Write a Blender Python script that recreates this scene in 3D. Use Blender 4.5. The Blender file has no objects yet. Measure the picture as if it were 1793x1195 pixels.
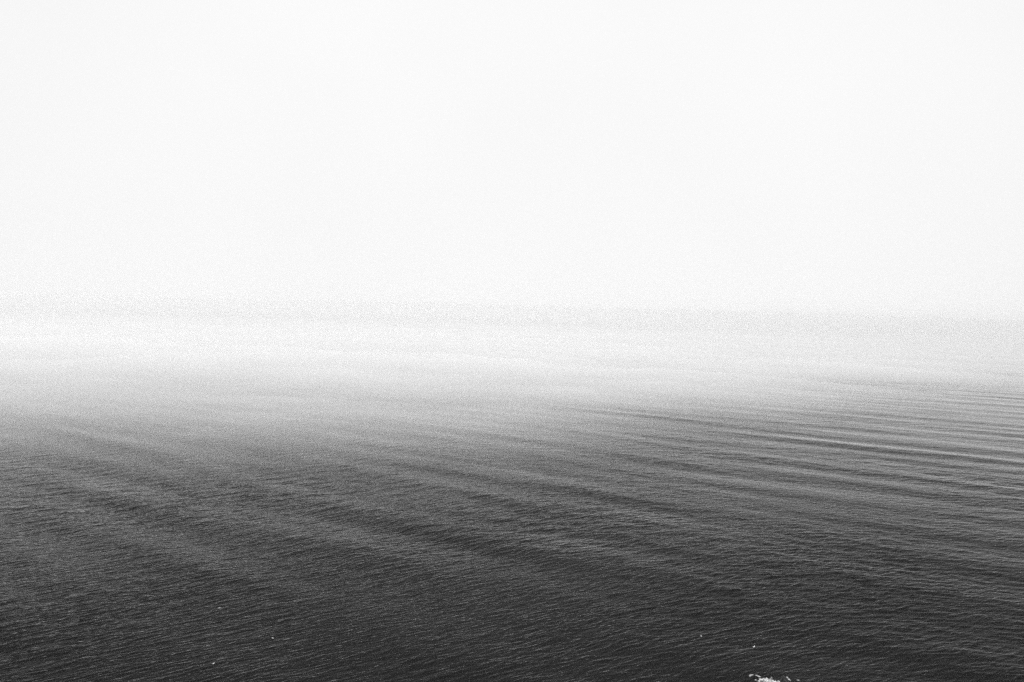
import bpy, bmesh, math, random
import numpy as np
from mathutils import Matrix, Vector, noise

S = bpy.context.scene
COL = S.collection
R = math.radians

# ------------------------------------------------------------------ camera
CAM_H = 60.0
FPX = 1395.0                      # focal length in photo pixels (1793 wide)
PITCH, ROLL = R(2.15), R(1.3)
cam_d = bpy.data.cameras.new('camera')
cam_d.sensor_width = 36.0
cam_d.lens = 36.0 * FPX / 1793.0
cam_d.clip_start, cam_d.clip_end = 0.5, 60000.0
cam = bpy.data.objects.new('camera', cam_d)
COL.objects.link(cam)
CAM_ROT = Matrix.Rotation(math.pi / 2 - PITCH, 4, 'X') @ Matrix.Rotation(ROLL, 4, 'Z')
cam.matrix_world = Matrix.Translation((0, 0, CAM_H)) @ CAM_ROT
S.camera = cam

# ------------------------------------------------------------------ sky light
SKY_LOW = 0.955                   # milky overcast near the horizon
SKY_HIGH = 3.0                    # overcast zenith, above the view, raised to light the fog
world = bpy.data.worlds.new('World')
S.world = world
world.use_nodes = True
nt = world.node_tree
nt.nodes.clear()
N, L = nt.nodes.new, nt.links.new


def mth(tree, op, a, b=None, c=None, clamp=False):
    n = tree.nodes.new('ShaderNodeMath')
    n.operation = op
    n.use_clamp = clamp
    for i, v in enumerate((a, b, c)):
        if v is None:
            continue
        if isinstance(v, (int, float)):
            n.inputs[i].default_value = v
        else:
            tree.links.new(v, n.inputs[i])
    return n.outputs[0]


def ramp(tree, val, pts, interp='EASE'):
    n = tree.nodes.new('ShaderNodeValToRGB')
    n.color_ramp.interpolation = interp
    while len(n.color_ramp.elements) < len(pts):
        n.color_ramp.elements.new(0.5)
    for e, (p, v) in zip(n.color_ramp.elements, pts):
        e.position = p
        e.color = (v, v, v, 1)
    tree.links.new(val, n.inputs[0])
    return n.outputs[0]


tc = N('ShaderNodeTexCoord')
sx = N('ShaderNodeSeparateXYZ')
L(tc.outputs['Generated'], sx.inputs[0])
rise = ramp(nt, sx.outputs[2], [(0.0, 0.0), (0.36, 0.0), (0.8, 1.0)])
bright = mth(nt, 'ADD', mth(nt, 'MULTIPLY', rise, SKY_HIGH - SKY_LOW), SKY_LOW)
# cloud dimmed to the sides and behind: an added vignette for the water's reflections
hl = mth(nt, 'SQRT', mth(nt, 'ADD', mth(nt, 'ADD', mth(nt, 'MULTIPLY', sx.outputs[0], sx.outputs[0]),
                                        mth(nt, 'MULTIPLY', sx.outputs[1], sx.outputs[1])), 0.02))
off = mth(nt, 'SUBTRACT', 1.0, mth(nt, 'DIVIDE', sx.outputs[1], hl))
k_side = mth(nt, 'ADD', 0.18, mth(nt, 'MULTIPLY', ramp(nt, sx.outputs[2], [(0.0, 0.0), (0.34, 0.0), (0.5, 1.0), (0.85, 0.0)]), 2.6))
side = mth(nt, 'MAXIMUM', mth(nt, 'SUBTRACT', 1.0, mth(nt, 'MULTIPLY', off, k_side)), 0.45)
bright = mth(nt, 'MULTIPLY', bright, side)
# slow, faint unevenness of the cloud
cn = N('ShaderNodeTexNoise')
cn.inputs['Scale'].default_value = 2.2
cn.inputs['Detail'].default_value = 3
L(tc.outputs['Generated'], cn.inputs['Vector'])
bright = mth(nt, 'MULTIPLY', bright, mth(nt, 'ADD', 0.955, mth(nt, 'MULTIPLY', cn.outputs[0], 0.09)))
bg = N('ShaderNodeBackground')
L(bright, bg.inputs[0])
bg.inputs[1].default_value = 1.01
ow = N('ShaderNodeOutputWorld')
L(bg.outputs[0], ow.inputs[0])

sun_d = bpy.data.lights.new('sun', 'SUN')
sun_d.energy = 0.6
sun_d.angle = R(25)
sun_o = bpy.data.objects.new('sun', sun_d)
sun_o.rotation_euler = (R(-40), 0, R(-8))
sun_o.location = (0, 100, 120)
COL.objects.link(sun_o)

S.view_settings.view_transform = 'Standard'
S.view_settings.look = 'None'
S.view_settings.exposure = 0.0
S.view_settings.gamma = 1.0
S.render.engine = 'CYCLES'
S.cycles.use_denoising = False
S.cycles.use_adaptive_sampling = False
S.cycles.volume_bounces = 6
S.cycles.max_bounces = 8
S.cycles.glossy_bounces = 3
S.cycles.diffuse_bounces = 2
S.cycles.sample_clamp_indirect = 4.0


def ground(px, py, z=0.0):
    """Where the view ray through a pixel of the photo meets the height z."""
    d = CAM_ROT.to_3x3() @ Vector(((px - 896.5) / FPX, -(py - 597.5) / FPX, -1.0))
    t = (z - CAM_H) / d.z
    return Vector((d.x * t, d.y * t, z))


# ------------------------------------------------------------------ materials
def mat(name, color, rough=0.6, spec=0.5, build=None):
    m = bpy.data.materials.new(name)
    m.use_nodes = True
    t = m.node_tree
    p = t.nodes['Principled BSDF']
    p.inputs['Base Color'].default_value = (color, color, color, 1)
    p.inputs['Roughness'].default_value = rough
    p.inputs['Specular IOR Level'].default_value = spec
    if build:
        build(t, p)
    return m


def tex_pos(t, scale, rot):
    g = t.nodes.new('ShaderNodeNewGeometry')
    mp = t.nodes.new('ShaderNodeMapping')
    mp.vector_type = 'TEXTURE'
    t.links.new(g.outputs['Position'], mp.inputs['Vector'])
    mp.inputs['Rotation'].default_value = (0, 0, rot)
    mp.inputs['Scale'].default_value = scale
    return mp.outputs[0]


def fbm(t, vec, scale, detail=3, rough=0.5, dist=0.0):
    n = t.nodes.new('ShaderNodeTexNoise')
    n.inputs['Scale'].default_value = scale
    n.inputs['Detail'].default_value = detail
    n.inputs['Roughness'].default_value = rough
    n.inputs['Distortion'].default_value = dist
    t.links.new(vec, n.inputs['Vector'])
    return n.outputs[0]


def water_nodes(t, p):
    # fine wind ripples, long along their crests, riding on the modelled waves
    v1 = tex_pos(t, (3.4, 0.6, 1.0), R(33))
    v2 = tex_pos(t, (1.5, 0.6, 1.0), R(4))
    a = fbm(t, v1, 1.0, 3, 0.55, 0.3)
    b = fbm(t, v2, 1.0, 2, 0.5, 0.2)
    s = mth(t, 'ADD', mth(t, 'MULTIPLY', a, 0.22), mth(t, 'MULTIPLY', b, 0.07))
    bp = t.nodes.new('ShaderNodeBump')
    bp.inputs['Strength'].default_value = 1.0
    bp.inputs['Distance'].default_value = 1.0
    t.links.new(s, bp.inputs['Height'])
    # cat's paws: patches where the wind roughens the skin of the water
    v3 = tex_pos(t, (60, 22, 1.0), R(-33))
    c = fbm(t, v3, 1.0, 2, 0.5, 0.4)
    r = t.nodes.new('ShaderNodeMapRange')
    t.links.new(c, r.inputs[0])
    r.inputs[1].default_value, r.inputs[2].default_value = 0.3, 0.7
    r.inputs[3].default_value, r.inputs[4].default_value = 0.10, 0.22
    # mirror share by Fresnel, steeper than clean water: seen as through a polariser
    fr = t.nodes.new('ShaderNodeFresnel')
    fr.inputs['IOR'].default_value = 1.33
    t.links.new(bp.outputs[0], fr.inputs['Normal'])
    fac = mth(t, 'MULTIPLY', mth(t, 'POWER', fr.outputs[0], WATER_POW), WATER_MUL, None, True)
    t.nodes.remove(p)
    df = t.nodes.new('ShaderNodeBsdfDiffuse')
    df.inputs['Color'].default_value = (.0075, .0075, .0075, 1)
    gl = t.nodes.new('ShaderNodeBsdfGlossy')
    gl.inputs['Color'].default_value = (1, 1, 1, 1)
    t.links.new(r.outputs[0], gl.inputs['Roughness'])
    t.links.new(bp.outputs[0], gl.inputs['Normal'])
    t.links.new(bp.outputs[0], df.inputs['Normal'])
    mx = t.nodes.new('ShaderNodeMixShader')
    t.links.new(fac, mx.inputs[0])
    t.links.new(df.outputs[0], mx.inputs[1])
    t.links.new(gl.outputs[0], mx.inputs[2])
    t.links.new(mx.outputs[0], t.nodes['Material Output'].inputs['Surface'])


WATER_POW, WATER_MUL = 2.35, 1.6
M_SEA = mat('sea_water', 0.012, 0.18, 0.22, water_nodes)


def rock_nodes(t, p):
    v = tex_pos(t, (0.5, 0.5, 0.5), 0)
    a = fbm(t, v, 2.0, 6, 0.6)
    t.links.new(ramp(t, a, [(0.3, 0.012), (0.7, 0.05)], 'LINEAR'), p.inputs['Base Color'])
    bp = t.nodes.new('ShaderNodeBump')
    bp.inputs['Distance'].default_value = 0.15
    t.links.new(a, bp.inputs['Height'])
    t.links.new(bp.outputs[0], p.inputs['Normal'])


M_ROCK = mat('wet_rock', 0.03, 0.55, 0.3, rock_nodes)
M_FOAM = mat('sea_foam', 0.75, 0.8, 0.2,
             lambda t, p: t.links.new(ramp(t, fbm(t, tex_pos(t, (.3, .45, .3), 0), 1.0, 4, .65),
                                           [(0.4, 0.18), (0.64, 0.66)], 'LINEAR'), p.inputs['Base Color']))
M_GULL = mat('white_feathers', 0.8, 0.7, 0.2,
             lambda t, p: t.links.new(ramp(t, fbm(t, tex_pos(t, (.1, .1, .1), 0), 1.0, 2, .5),
                                           [(0.3, 0.74), (0.7, 0.84)], 'LINEAR'), p.inputs['Base Color']))
M_WING = mat('pale_grey_feathers', 0.55, 0.7, 0.2)
M_BEAK = mat('horn_beak', 0.35, 0.4, 0.4)


def fog_mat(name, density, g=0.0, white=1.0):
    m = bpy.data.materials.new(name)
    m.use_nodes = True
    t = m.node_tree
    t.nodes.clear()
    v = t.nodes.new('ShaderNodeVolumePrincipled')
    v.inputs['Color'].default_value = (white, white, white, 1)
    v.inputs['Density'].default_value = density
    v.inputs['Anisotropy'].default_value = g
    o = t.nodes.new('ShaderNodeOutputMaterial')
    t.links.new(v.outputs[0], o.inputs['Volume'])
    return m


# ------------------------------------------------------------------ sea waves
rng = np.random.default_rng(7)
WAVES = []                        # (kx, ky, amplitude, phase, choppiness, wavelength)


def add_waves(n, lmin, lmax, ang, spread, slope, chop):
    """n wave trains, log-spaced wavelengths, crest normal `ang` degrees from +Y towards +X; slope = rms slope of the set"""
    for i in range(n):
        lam = math.exp(rng.uniform(math.log(lmin), math.log(lmax)))
        a = R(ang + rng.normal() * spread)
        k = 2 * math.pi / lam
        amp = slope * math.sqrt(2.0 / n) / k
        WAVES.append((k * math.sin(a), k * math.cos(a), amp, rng.uniform(0, 6.283), chop, lam))


add_waves(16, 20, 44, 34, 5, 0.029, 0.9)      # long swell, crests falling to the right
add_waves(8, 9, 17, 34, 8, 0.012, 0.9)
add_waves(34, 3.6, 10, -12, 26, 0.029, 1.0)
add_waves(60, 1.5, 3.2, -31, 16, 0.070, 1.1)  # wind waves, crests rising to the right
add_waves(56, 0.75, 1.6, -32, 18, 0.105, 1.1)


def displace(x, y, cell):
    """x, y, z of the water at rest positions x, y on a grid of spacing `cell`"""
    X, Y, Z = x.copy(), y.copy(), np.zeros_like(x)
    # gusts: the wind waves are steeper in some patches than in others
    gust = 1.0 + 0.28 * np.sin(x * 0.021 + y * 0.034 + 1.3 + 1.5 * np.sin(x * 0.011 - y * 0.009)) \
               + 0.2 * np.sin(x * 0.052 - y * 0.047 + 0.4 + 1.2 * np.sin(y * 0.02))
    # the wind sea bends: its crests lie flatter towards the right than on the left
    xc = np.clip(x, -110, 110)
    yw = y + 0.0024 * (2 * np.abs(xc * x) - xc * xc) + 3.0 * np.sin(x * 0.03 + y * 0.017)
    for kx, ky, amp, ph, chop, lam in WAVES:
        w = np.clip((lam / cell - 1.6) / 1.2, 0.0, 1.0)
        j = np.nonzero(w.max(axis=1) > 0)[0] if w.ndim == 2 else None
        sl = slice(0, 0) if (j is not None and len(j) == 0) else (slice(j[0], j[-1] + 1) if j is not None else slice(None))
        th = kx * x[sl] + ky * (yw if lam < 11 else y)[sl] + ph
        a = amp * w[sl] * (gust[sl] if lam < 11 else 1.0)
        k = math.hypot(kx, ky)
        Z[sl] += a * np.cos(th)
        s = chop * a * np.sin(th) / k
        X[sl] -= s * kx
        Y[sl] -= s * ky
    return X, Y, Z


def tag(o, label=None, cat=None, group=None, kind=None):
    for key, v in (('label', label), ('category', cat), ('group', group), ('kind', kind)):
        if v:
            o[key] = v
    return o


def link_mesh(name, verts, quads, m, smooth=True, wrap=None):
    me = bpy.data.meshes.new(name)
    nv, nf = len(verts), len(quads)
    me.vertices.add(nv)
    me.vertices.foreach_set('co', np.ascontiguousarray(verts, dtype=np.float32).ravel())
    me.loops.add(nf * 4)
    me.loops.foreach_set('vertex_index', np.ascontiguousarray(quads, dtype=np.int32).ravel())
    me.polygons.add(nf)
    me.polygons.foreach_set('loop_start', np.arange(0, nf * 4, 4, dtype=np.int32))
    me.polygons.foreach_set('use_smooth', np.full(nf, smooth, dtype=bool))
    me.update(calc_edges=True)
    me.materials.append(m)
    o = bpy.data.objects.new(name, me)
    COL.objects.link(o)
    return o


# polar sheet centred below the viewpoint: fine ahead, coarse behind, out to the horizon
az_front = np.linspace(R(-52), R(52), 2200)
az_back = np.linspace(R(52), R(308), 90)[1:-1]
az = np.concatenate([az_front, az_back])
inv = np.linspace(1 / 75.0, 1 / 20000.0, 1750)
rad = np.concatenate([[0.5, 15, 30, 45, 60], 1.0 / inv])
cell_r = np.gradient(rad)
RR, AA = np.meshgrid(rad, az, indexing='ij')
CELL = np.maximum(np.broadcast_to(cell_r[:, None], RR.shape),
                  RR * np.broadcast_to(np.gradient(np.concatenate([az_front, az_back]))[None, :], RR.shape))
# far out only the long waves along the line of sight stay resolvable
X, Y, Z = displace(RR * np.sin(AA), RR * np.cos(AA), CELL)
nr, na = RR.shape
idx = np.arange(nr * na).reshape(nr, na)
nxt = np.roll(idx, -1, axis=1)
quads = np.stack([idx[:-1], idx[1:], nxt[1:], nxt[:-1]], axis=-1).reshape(-1, 4)[:, ::-1]
sea = link_mesh('sea', np.stack([X, Y, Z], -1).reshape(-1, 3), quads, M_SEA)
tag(sea, 'dark grey rippled open sea under fog', None, None, 'structure')


def sea_z(x, y):
    d = max(math.hypot(x, y), 80.0)
    c = d * d / 60.0 / 1300.0
    return float(displace(np.array([float(x)]), np.array([float(y)]), np.array([c]))[2][0])


# ------------------------------------------------------------------ haze and fog bank
def box_obj(name, lo, hi, m):
    bm = bmesh.new()
    bmesh.ops.create_cube(bm, size=1)
    for v in bm.verts:
        v.co = Vector([(lo[i] if v.co[i] < 0 else hi[i]) for i in range(3)])
    me = bpy.data.meshes.new(name)
    bm.to_mesh(me)
    bm.free()
    me.materials.append(m)
    o = bpy.data.objects.new(name, me)
    COL.objects.link(o)
    return o


haze = box_obj('haze', (-21000, -21000, -4.0), (21000, 21000, CAM_H + 110.0), fog_mat('haze', 0.00006))
tag(haze, 'thin even sea haze over the whole water', None, None, 'stuff')

# low fog bank lying on the water ahead: closed body with a soft wedge front
gx = np.linspace(-1, 1, 300)
gx = 1500 * gx + 8500 * gx ** 3
gy = np.concatenate([np.linspace(200, 1400, 170), np.geomspace(1420, 14000, 50)])
GX, GY = np.meshgrid(gx, gy, indexing='xy')


def smooth(t):
    t = np.clip(t, 0, 1)
    return t * t * (3 - 2 * t)


wob = np.array([[noise.fractal(Vector((x / 260.0, y / 130.0, 3.1)), 0.6, 2.0, 4) for x in gx] for y in gy])
wob2 = np.array([[noise.fractal(Vector((x / 900.0, y / 500.0, 7.7)), 0.6, 2.0, 2) for x in gx] for y in gy])
front = 200 + np.where(GX > 0, 0.62, 0.42) * GX + 60 * wob2
front = np.clip(front, 170, 620)
d = GY - front
lean = np.clip(GX / GY, -0.3, 0.64)
H = np.where(d > 0, 24.0 * (1.0 - np.where(lean > 0, 1.1, 0.3) * lean) * (np.clip(d / 430.0, 0, 1)) ** 2.2, 0.0)
fall = 1.0 - 0.5 * smooth((d - 430) / 3000.0)
H = H * fall * (1.0 + (0.38 * wob + 0.2 * wob2) * (1 - 0.7 * smooth((d - 350) / 400.0)))
edge = smooth((10000 - np.abs(GX)) / 1500.0) * smooth((14000 - GY) / 3000.0)
H = np.maximum(H * edge, 0.0) - 1.5
H = np.maximum(H, -1.5)


def closed_sheet(name, gx_, gy_, top_z, bottom_z, m, label):
    """closed body under a height field"""
    ny, nx = gx_.shape
    top = np.stack([gx_, gy_, top_z], -1).reshape(-1, 3)
    bot = np.stack([gx_, gy_, np.full_like(top_z, bottom_z)], -1).reshape(-1, 3)
    it = np.arange(nx * ny).reshape(ny, nx)
    ib = it + nx * ny
    qt = np.stack([it[:-1, :-1], it[:-1, 1:], it[1:, 1:], it[1:, :-1]], -1).reshape(-1, 4)
    qb = np.stack([ib[:-1, :-1], ib[1:, :-1], ib[1:, 1:], ib[:-1, 1:]], -1).reshape(-1, 4)
    wall = lambda a, b: np.stack([a[:-1], b[:-1], b[1:], a[1:]], -1)
    qs = [wall(it[0], ib[0]), wall(it[-1][::-1], ib[-1][::-1]), wall(it[:, 0][::-1], ib[:, 0][::-1]),
          wall(it[:, -1], ib[:, -1])]
    o = link_mesh(name, np.concatenate([top, bot]), np.concatenate([qt, qb] + qs), m, smooth=False)
    return tag(o, label, None, None, 'stuff')


closed_sheet('fog_bank', GX, GY, H, -2.5, fog_mat('fog', 0.023, 0.0, 0.965), 'low white fog bank lying on the sea ahead')

# thicker air far out: a very large, thin fog body whose top climbs slowly above eye level
ax = np.linspace(-19000, 19000, 120)
ay = np.geomspace(1100, 19500, 90)
AX, AY = np.meshgrid(ax, ay, indexing='xy')
wf = np.array([[noise.fractal(Vector((x / 2600.0, y / 3000.0, 1.7)), 0.6, 2.0, 3) for x in ax] for y in ay])
az_ = AX / AY
HF = (125 - 45 * np.clip(az_ / 0.64, -1, 1.0)) * smooth((AY - 1100) / 12000.0) * (1 + 0.35 * wf) + 17 * smooth((AY - 1100) / 2400.0)
HF = HF * smooth((19000 - np.abs(AX)) / 2500.0) * smooth((19500 - AY) / 2500.0)
HF = np.clip(HF, 0.0, 162.0) - 2.0
closed_sheet('far_fog', AX, AY, HF, -3.2, fog_mat('far_fog', 0.0007),
             'pale fog closing off the far sea and hiding the horizon')

# ------------------------------------------------------------------ rock awash at the bottom edge
def make_rock(name, c, size, seed, label):
    bm = bmesh.new()
    bmesh.ops.create_icosphere(bm, subdivisions=5, radius=1)
    off = Vector((seed, seed * 2.3, 0))
    for v in bm.verts:
        n = noise.fractal(v.co * 1.3 + off, 0.8, 2.1, 5)
        rg = abs(noise.noise(v.co * 3.1 + off))
        f = 1 + 0.30 * n - 0.22 * rg
        v.co = Vector((v.co.x * size[0] * f, v.co.y * size[1] * f, v.co.z * size[2] * f))
    me = bpy.data.meshes.new(name)
    bm.to_mesh(me)
    bm.free()
    me.materials.append(M_ROCK)
    o = bpy.data.objects.new(name, me)
    o.location = c
    COL.objects.link(o)
    tag(o, label, 'rock')
    return o


tip = ground(1373, 1197)
rock = make_rock('sea_rock', Vector((tip.x, tip.y, -0.15)), (0.72, 0.95, 1.2), 4.0,
                 'small dark wet rock breaking the water at the bottom edge, ringed with white foam')


def foam_patch(x0, y0, x1, y1, dens, th, seed):
    """lacy raised foam over a stretch of water: a sheet with torn holes and real thickness"""
    n0, st = [], 0.07
    nxs, nys = int((x1 - x0) / st), int((y1 - y0) / st)
    g = {}
    verts, faces = [], []
    for j in range(nys + 1):
        for i in range(nxs + 1):
            x, y = x0 + i * st, y0 + j * st
            g[i, j] = (x, y)
    keep = set()
    for j in range(nys):
        for i in range(nxs):
            x, y = g[i, j]
            if dens(x, y, noise.fractal(Vector((x * 1.5, y * 0.9, seed)), 0.6, 2.0, 5)):
                keep.add((i, j))
    return g, keep


def sea_heights(pts):
    a = np.array(pts)
    d = np.maximum(np.hypot(a[:, 0], a[:, 1]), 80.0)
    c = d * d / 60.0 / 1300.0
    return displace(a[:, 0], a[:, 1], c)[2]


def build_foam(x0, y0, x1, y1, dens, seed, name, label, lift=0.05, rise_f=0.10):
    g, keep = foam_patch(x0, y0, x1, y1, dens, 0, seed)
    used = sorted({(i + a, j + b) for i, j in keep for a in (0, 1) for b in (0, 1)})
    zs = sea_heights([g[k] for k in used])
    bm = bmesh.new()
    up, dn = {}, {}
    for k, z in zip(used, zs):
        x, y = g[k]
        h = lift + rise_f * abs(noise.noise(Vector((x * 3.5, y * 3.5, seed)))) \
            + 0.10 * max(0.0, noise.noise(Vector((x * 0.8, y * 0.8, seed + 5))))
        up[k] = bm.verts.new((x, y, z + h))
        dn[k] = bm.verts.new((x, y, z - 0.06))
    for (i, j) in keep:
        a, b, c, d = (i, j), (i + 1, j), (i + 1, j + 1), (i, j + 1)
        bm.faces.new((up[a], up[b], up[c], up[d]))
        for p, q, nb in ((a, b, (i, j - 1)), (b, c, (i + 1, j)), (c, d, (i, j + 1)), (d, a, (i - 1, j))):
            if nb not in keep:
                bm.faces.new((up[q], up[p], dn[p], dn[q]))
    me = bpy.data.meshes.new(name)
    bm.to_mesh(me)
    bm.free()
    me.materials.append(M_FOAM)
    o = bpy.data.objects.new(name, me)
    COL.objects.link(o)
    tag(o, label, None, None, 'stuff')
    return o


def path(*pts):
    return [tuple(ground(*p)[:2]) for p in pts]


def seg_dist(x, y, pl):
    best = 1e9
    for (x0, y0), (x1, y1) in zip(pl[:-1], pl[1:]):
        dx, dy = x1 - x0, y1 - y0
        t = max(0.0, min(1.0, ((x - x0) * dx + (y - y0) * dy) / (dx * dx + dy * dy)))
        best = min(best, math.hypot(x - x0 - t * dx, (y - y0 - t * dy) * 0.7))
    return best


fc = ground(1352, 1200)           # churned water left of the rock
ra = rock.location
ARC = path((1312.5, 1186.5), (1314, 1184.8), (1321, 1185), (1326, 1186.2), (1331, 1188.2))
ARM = path((1377.5, 1189), (1380, 1192), (1383.5, 1195))
WISP = path((1338, 1193), (1330, 1194.5), (1322, 1192.5))
TAIL = path((1388, 1195), (1398, 1194.5))
SLIT = path((1348.5, 1193.6), (1355, 1192.6))


def dens_main(x, y, n):
    f = 1.0 - math.hypot((x - fc.x) / 1.75, (y - fc.y) / 2.15)
    if ra.x - 0.75 < x < ra.x + 0.75:
        f -= 0.25
    v = f - 0.14 + n * 0.7
    v = max(v, 0.085 - seg_dist(x, y, ARC) + 0.22 * n, 0.19 - seg_dist(x, y, ARM) + 0.16 * n,
            0.04 - seg_dist(x, y, WISP) + 0.32 * n, 0.02 - seg_dist(x, y, TAIL) + 0.22 * n)
    if seg_dist(x, y, SLIT) < 0.12:
        v = -1
    return v > 0.07


foam = build_foam(fc.x - 5.0, fc.y - 2.6, ra.x + 3.2, fc.y + 4.2, dens_main, 2.2, 'foam',
                  'white foam churned up around the small dark rock')

# ------------------------------------------------------------------ gulls resting on the water
def gull_meshes():
    # body: one continuous surface from tail to head, lofted rings (x forward)
    rings = [(-0.30, .02, .008, .07), (-0.22, .045, .02, .06), (-0.14, .075, .05, .045), (-0.04, .095, .075, .035),
             (0.06, .095, .08, .035), (0.13, .075, .07, .05), (0.165, .045, .05, .09), (0.185, .038, .04, .13),
             (0.205, .043, .04, .165), (0.235, .036, .03, .175), (0.255, .012, .012, .17)]
    bm = bmesh.new()
    prev = None
    for x, w, h, z in rings:
        ring = [bm.verts.new((x, w * math.cos(a), z + h * math.sin(a))) for a in [i * math.tau / 12 for i in range(12)]]
        if prev:
            for i in range(12):
                bm.faces.new((prev[i], prev[(i + 1) % 12], ring[(i + 1) % 12], ring[i]))
        else:
            bm.faces.new(ring[::-1])
        prev = ring
    bm.faces.new(prev)
    body = bpy.data.meshes.new('gull_body')
    bm.to_mesh(body); bm.free()
    for p in body.polygons: p.use_smooth = True
    body.materials.append(M_GULL)
    wings = []
    for s in (-1, 1):
        bm = bmesh.new()
        prof = [(0.10, .0, .02), (0.06, .035, .05), (-0.04, .045, .055), (-0.16, .035, .04), (-0.27, .02, .02), (-0.36, .006, .006)]
        prev = None
        for x, t, hh in prof:
            yy = s * (0.085 + 0.01 * (t * 20) - 0.18 * max(0, -x - 0.12))
            zc = 0.065 + 0.03 * max(0, -x)
            ring = [bm.verts.new((x, yy + (t * .5 + .004) * math.cos(a), zc + (hh + .004) * math.sin(a))) for a in [i * math.tau / 8 for i in range(8)]]
            if prev:
                for i in range(8):
                    bm.faces.new((prev[i], prev[(i + 1) % 8], ring[(i + 1) % 8], ring[i]))
            else:
                bm.faces.new(ring[::-1])
            prev = ring
        bm.faces.new(prev)
        w = bpy.data.meshes.new('wing')
        bm.to_mesh(w); bm.free()
        for p in w.polygons: p.use_smooth = True
        w.materials.append(M_WING)
        wings.append(w)
    bm = bmesh.new()
    bmesh.ops.create_cone(bm, segments=8, radius1=.013, radius2=.002, depth=.06, cap_ends=True,
                          matrix=Matrix.Translation((.28, 0, .165)) @ Matrix.Rotation(R(97), 4, 'Y'))
    beak = bpy.data.meshes.new('beak')
    bm.to_mesh(beak); bm.free()
    beak.materials.append(M_BEAK)
    return body, wings, beak


g_body, g_wings, g_beak = gull_meshes()
proto = bpy.data.objects.new('gull', g_body)
COL.objects.link(proto)
for w in g_wings:
    c = bpy.data.objects.new('wing', w); COL.objects.link(c); c.parent = proto
c = bpy.data.objects.new('beak', g_beak); COL.objects.link(c); c.parent = proto


def copy_tree(o, parent=None):
    c = o.copy(); COL.objects.link(c); c.parent = parent
    for ch in list(o.children):
        copy_tree(ch, c)
    return c


gulls = [
    (384, 1064.5, 20, .9, 'white gull on the water at left, highest of the three gulls left of centre'),
    (477.5, 1117, 160, .75, 'white gull at left, nearest the middle of the picture of the three on that side'),
    (374, 1164.5, 60, .75, 'white gull at lower left, closest to the bottom edge of all the gulls'),
    (1227.5, 1115, 110, .75, 'white gull at lower right, the farther of the two gulls beyond the foaming rock'),
    (1320.5, 1133, 50, 1.0, 'larger white gull on the water just beyond the foaming rock'),
]
for n, (px, py, yaw, sc, label) in enumerate(gulls):
    o = proto if n == 0 else copy_tree(proto)
    p = ground(px, py)
    o.location = (p.x, p.y, sea_z(p.x, p.y) + 0.02)
    o.rotation_euler = (0, 0, R(yaw))
    o.scale = (sc, sc, sc)
    tag(o, label, 'gull', 'white gulls resting on the dark water')
